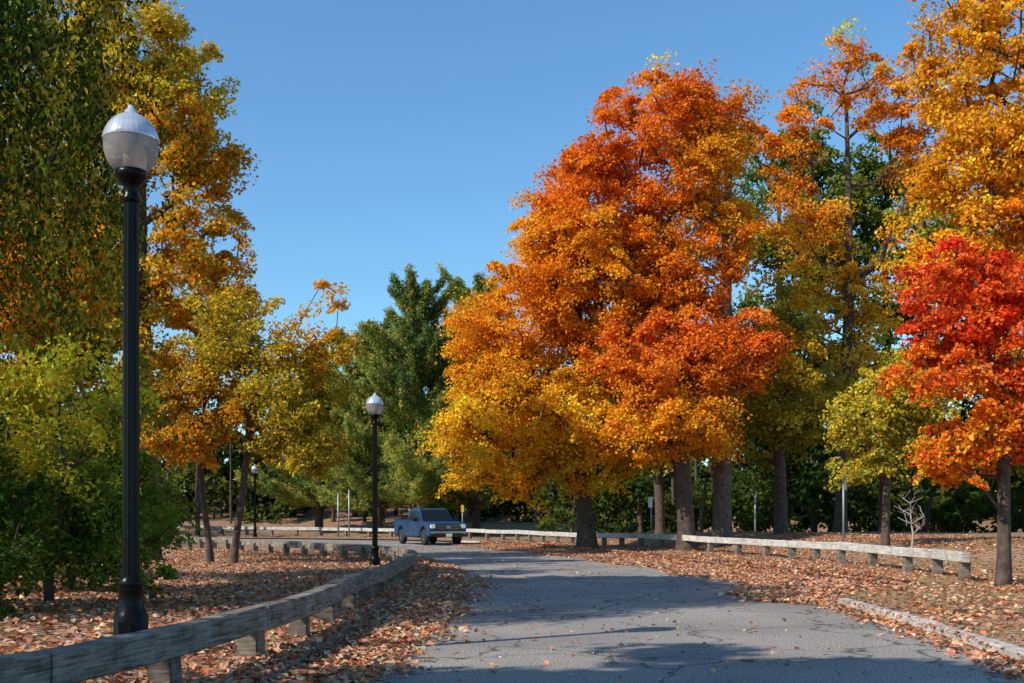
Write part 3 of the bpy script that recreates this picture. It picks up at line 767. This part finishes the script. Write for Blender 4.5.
def pickup(x, y, z, heading):
    root = empty("pickup_truck", (x, y, z), heading)
    low = .48
    prof = [(-2.9, low), (-2.9, 1.28), (-.95, 1.30), (-.9, 1.22), (1.2, 1.22), (1.35, 1.24), (2.55, 1.16), (2.78, 1.05), (2.86, .85), (2.86, low)]
    prof += [(p[0], p[1]) for p in arch(1.85, .50, low)]
    prof += [(1.2, low - .06), (-1.15, low - .06)]
    prof += [(p[0], p[1]) for p in arch(-1.75, .50, low)]
    prism(prof, -.98, .98, PAINT, "body", root, .035)
    cab = [(-.92, 1.2), (-.80, 1.82), (-.55, 1.90), (.35, 1.90), (.62, 1.84), (1.42, 1.2)]
    prism(cab, -.90, .90, PAINT, "cab", root, .04, taper=(1.2, 1.9, .17))
    def quad(name, pts, mat):
        me = bpy.data.meshes.new(name); me.from_pydata(pts, [], [tuple(range(len(pts)))]); me.materials.append(mat); obj(name, me, root)
    def yw(z_): return .90 * (1 - .17 * (z_ - 1.2) / .7) + .006
    for s in (-1, 1):
        quad("side_window", [(p[0], s * yw(p[1]), p[1]) for p in [(.40, 1.27), (1.20, 1.27), (.62, 1.74), (.42, 1.78)]], GLS)
        quad("side_window", [(p[0], s * yw(p[1]), p[1]) for p in [(-.78, 1.27), (.30, 1.27), (.30, 1.79), (-.66, 1.76)]], GLS)
    def ws(t, yy_):
        xx = .62 + (1.42 - .62) * t; zz = 1.84 + (1.2 - 1.84) * t; return (xx + .012, yy_ * yw(zz), zz + .012)
    quad("windscreen", [ws(.07, -.88), ws(.07, .88), ws(.93, .92), ws(.93, -.92)], GLS)
    bm = bmesh.new()
    box(bm, 2.87, 0, .93, .05, 1.30, .34, 0, .015); box(bm, 2.92, 0, .52, .14, 1.5, .20, 0, .02)
    box(bm, -2.93, 0, .5, .14, 1.8, .18, 0, .02)
    for s in (-1, 1):
        box(bm, .1, s * 1.0, .41, 2.4, .14, .07, 0, .01)
        box(bm, 1.02, s * 1.10, 1.30, .12, .22, .2, 0, .03)
    box(bm, -1.92, 0, 1.286, 1.82, 1.72, .04)
    bm_obj(bm, "black_trim", BLK, root)
    bm = bmesh.new(); box(bm, 2.90, 0, .66, .16, 1.92, .12, 0, .03)
    for zz in (.84, .93, 1.02): box(bm, 2.90, 0, zz, .03, 1.22, .022, 0, .004)
    box(bm, 2.905, 0, .93, .03, .22, .10, 0, .02)
    bm_obj(bm, "chrome_bumper_and_grille", CHR, root)
    bm = bmesh.new()
    for s in (-1, 1): box(bm, 2.83, s * .81, .96, .12, .27, .20, 0, .03)
    bm_obj(bm, "headlights", HL, root)
    bm = bmesh.new()
    for s in (-1, 1): box(bm, -2.90, s * .88, 1.05, .05, .16, .34, 0, .01)
    bm_obj(bm, "tail_lights", RDL, root)
    bm = bmesh.new(); box(bm, 3.0, 0, .53, .015, .32, .15); bm_obj(bm, "number_plate", PLT, root)
    bm = bmesh.new()
    for s in (-1, 1):
        for xx in (1.22, .36, -.86): box(bm, xx, s * .981, .86, .012, .006, .68)
        for xx in (.50, -.62): box(bm, xx, s * .99, 1.08, .18, .03, .035, 0, .008)
    bm_obj(bm, "shut_lines_and_handles", BLK, root)
    for (cx, nm) in ((1.85, "front"), (-1.75, "rear")):
        for s in (-1, 1):
            w = lathe([(.20, -.13), (.36, -.13), (.40, -.09), (.40, .09), (.36, .13), (.20, .13)], 28, TYRE, "tyre", root)
            w.rotation_euler = (math.pi / 2, 0, 0); w.location = (cx, s * .85, .40)
            q = lathe([(.001, .07), (.06, .09), (.10, .07), (.20, .09), (.24, .125), (.26, .128)], 24, CHR, "rim", root, flutes=6)
            q.rotation_euler = (-s * math.pi / 2, 0, 0); q.location = (cx, s * .85, .40)
            d = lathe([(.001, .05), (.25, .05)], 20, BLK, "wheel_well", root)
            d.rotation_euler = (-s * math.pi / 2, 0, 0); d.location = (cx, s * .85, .40)
    return root
pickup(-4.35, 56.6, 0.0, math.radians(-90 + 24))

# posts & signs
GALV = simple("galvanised_steel", (.30, .36, .36), .5, metal=.4)
SIGNW = simple("sign_white", (.7, .7, .68), .5); SIGNY = simple("sign_yellow", (.7, .42, .03), .5)
def sign(name, x, y, h, w, sh, mat, rot=0.0, pr=.035):
    z = float(gz(x, y)); root = empty(name, (x, y, z - .02), rot)
    lathe([(.001, 0), (pr, 0), (pr, h), (.001, h)], 8, GALV, "post", root)
    if w:
        bm = bmesh.new(); box(bm, 0, -pr - .012, h - sh / 2 - .05, w, .012, sh, 0, .002); bm_obj(bm, "panel", mat, root)
    return root
sign("traffic_sign", 11.5, 37.5, 2.5, .32, .5, SIGNW, .9)
sign("traffic_sign", 6.7, 52, 2.2, .35, .5, SIGNW, -1.1)
sign("traffic_sign", 13.5, 60, 2.9, .3, .45, SIGNW, 1.2, .05)
sign("traffic_sign", -3.3, 72, 2.2, .2, .45, SIGNY, .1)
sign("traffic_sign", -11.0, 73, 3.2, .3, .45, GALV, 1.3, .06)
sign("traffic_sign", -11.9, 74, 3.0, .3, .45, GALV, 1.4, .06)

rr_ = np.random.default_rng(5)
SB = sample_blobs([(12.2, 33, 1.6, .55, .5, .7)], 45, rr_)
N, par, rad = grow((12.2, 33, float(gz(12.2, 33)) - .05), (12.2, 33, 1.5), SB, .03, rr_, twig=.006, wob=.03)
rt = empty("bare_sapling"); obj("branches", branch_mesh(N, par, rad, "branches", simple("pale_bark", (.4, .35, .3), .9), 5), rt)

# ------------------------------------------------------------------ light
SUN_EL = math.radians(38)
sx, sy = SUNH
az = math.atan2(sx, sy)
world = bpy.data.worlds.new("World"); scene.world = world; world.use_nodes = True
nt = world.node_tree; nt.nodes.clear()
sky = nt.nodes.new("ShaderNodeTexSky"); sky.sky_type = 'NISHITA'; sky.sun_disc = False
sky.sun_elevation = SUN_EL; sky.sun_rotation = az
sky.altitude = 0; sky.air_density = 1.15; sky.dust_density = 0.2; sky.ozone_density = 1.8
mlt = nt.nodes.new("ShaderNodeMix"); mlt.data_type = 'RGBA'; mlt.blend_type = 'MULTIPLY'; mlt.inputs[0].default_value = 1
mlt.inputs[7].default_value = (0.76, 1.16, 1.38, 1)
bg = nt.nodes.new("ShaderNodeBackground"); bg.inputs["Strength"].default_value = 0.13
wo = nt.nodes.new("ShaderNodeOutputWorld")
nt.links.new(sky.outputs[0], mlt.inputs[6]); nt.links.new(mlt.outputs[2], bg.inputs[0]); nt.links.new(bg.outputs[0], wo.inputs[0])
sd = bpy.data.lights.new("sun", 'SUN'); sd.energy = 5.0; sd.angle = math.radians(.5); sd.color = (1, .93, .81)
so = bpy.data.objects.new("sun", sd); COL.objects.link(so)
d = Vector((sx * math.cos(SUN_EL), sy * math.cos(SUN_EL), math.sin(SUN_EL)))
so.rotation_euler = d.to_track_quat('Z', 'Y').to_euler(); so.location = (-30, -10, 40)

# ------------------------------------------------------------------ camera
cd = bpy.data.cameras.new("camera"); cd.lens = 38; cd.sensor_width = 36; cd.shift_y = 0.172
cd.clip_start = .1; cd.clip_end = 3000
cam = bpy.data.objects.new("camera", cd); COL.objects.link(cam)
cam.location = (0, 0, 1.4); cam.rotation_euler = (math.radians(90), 0, 0)
scene.camera = cam
scene.view_settings.view_transform = 'Standard'; scene.view_settings.look = 'None'; scene.view_settings.exposure = 0
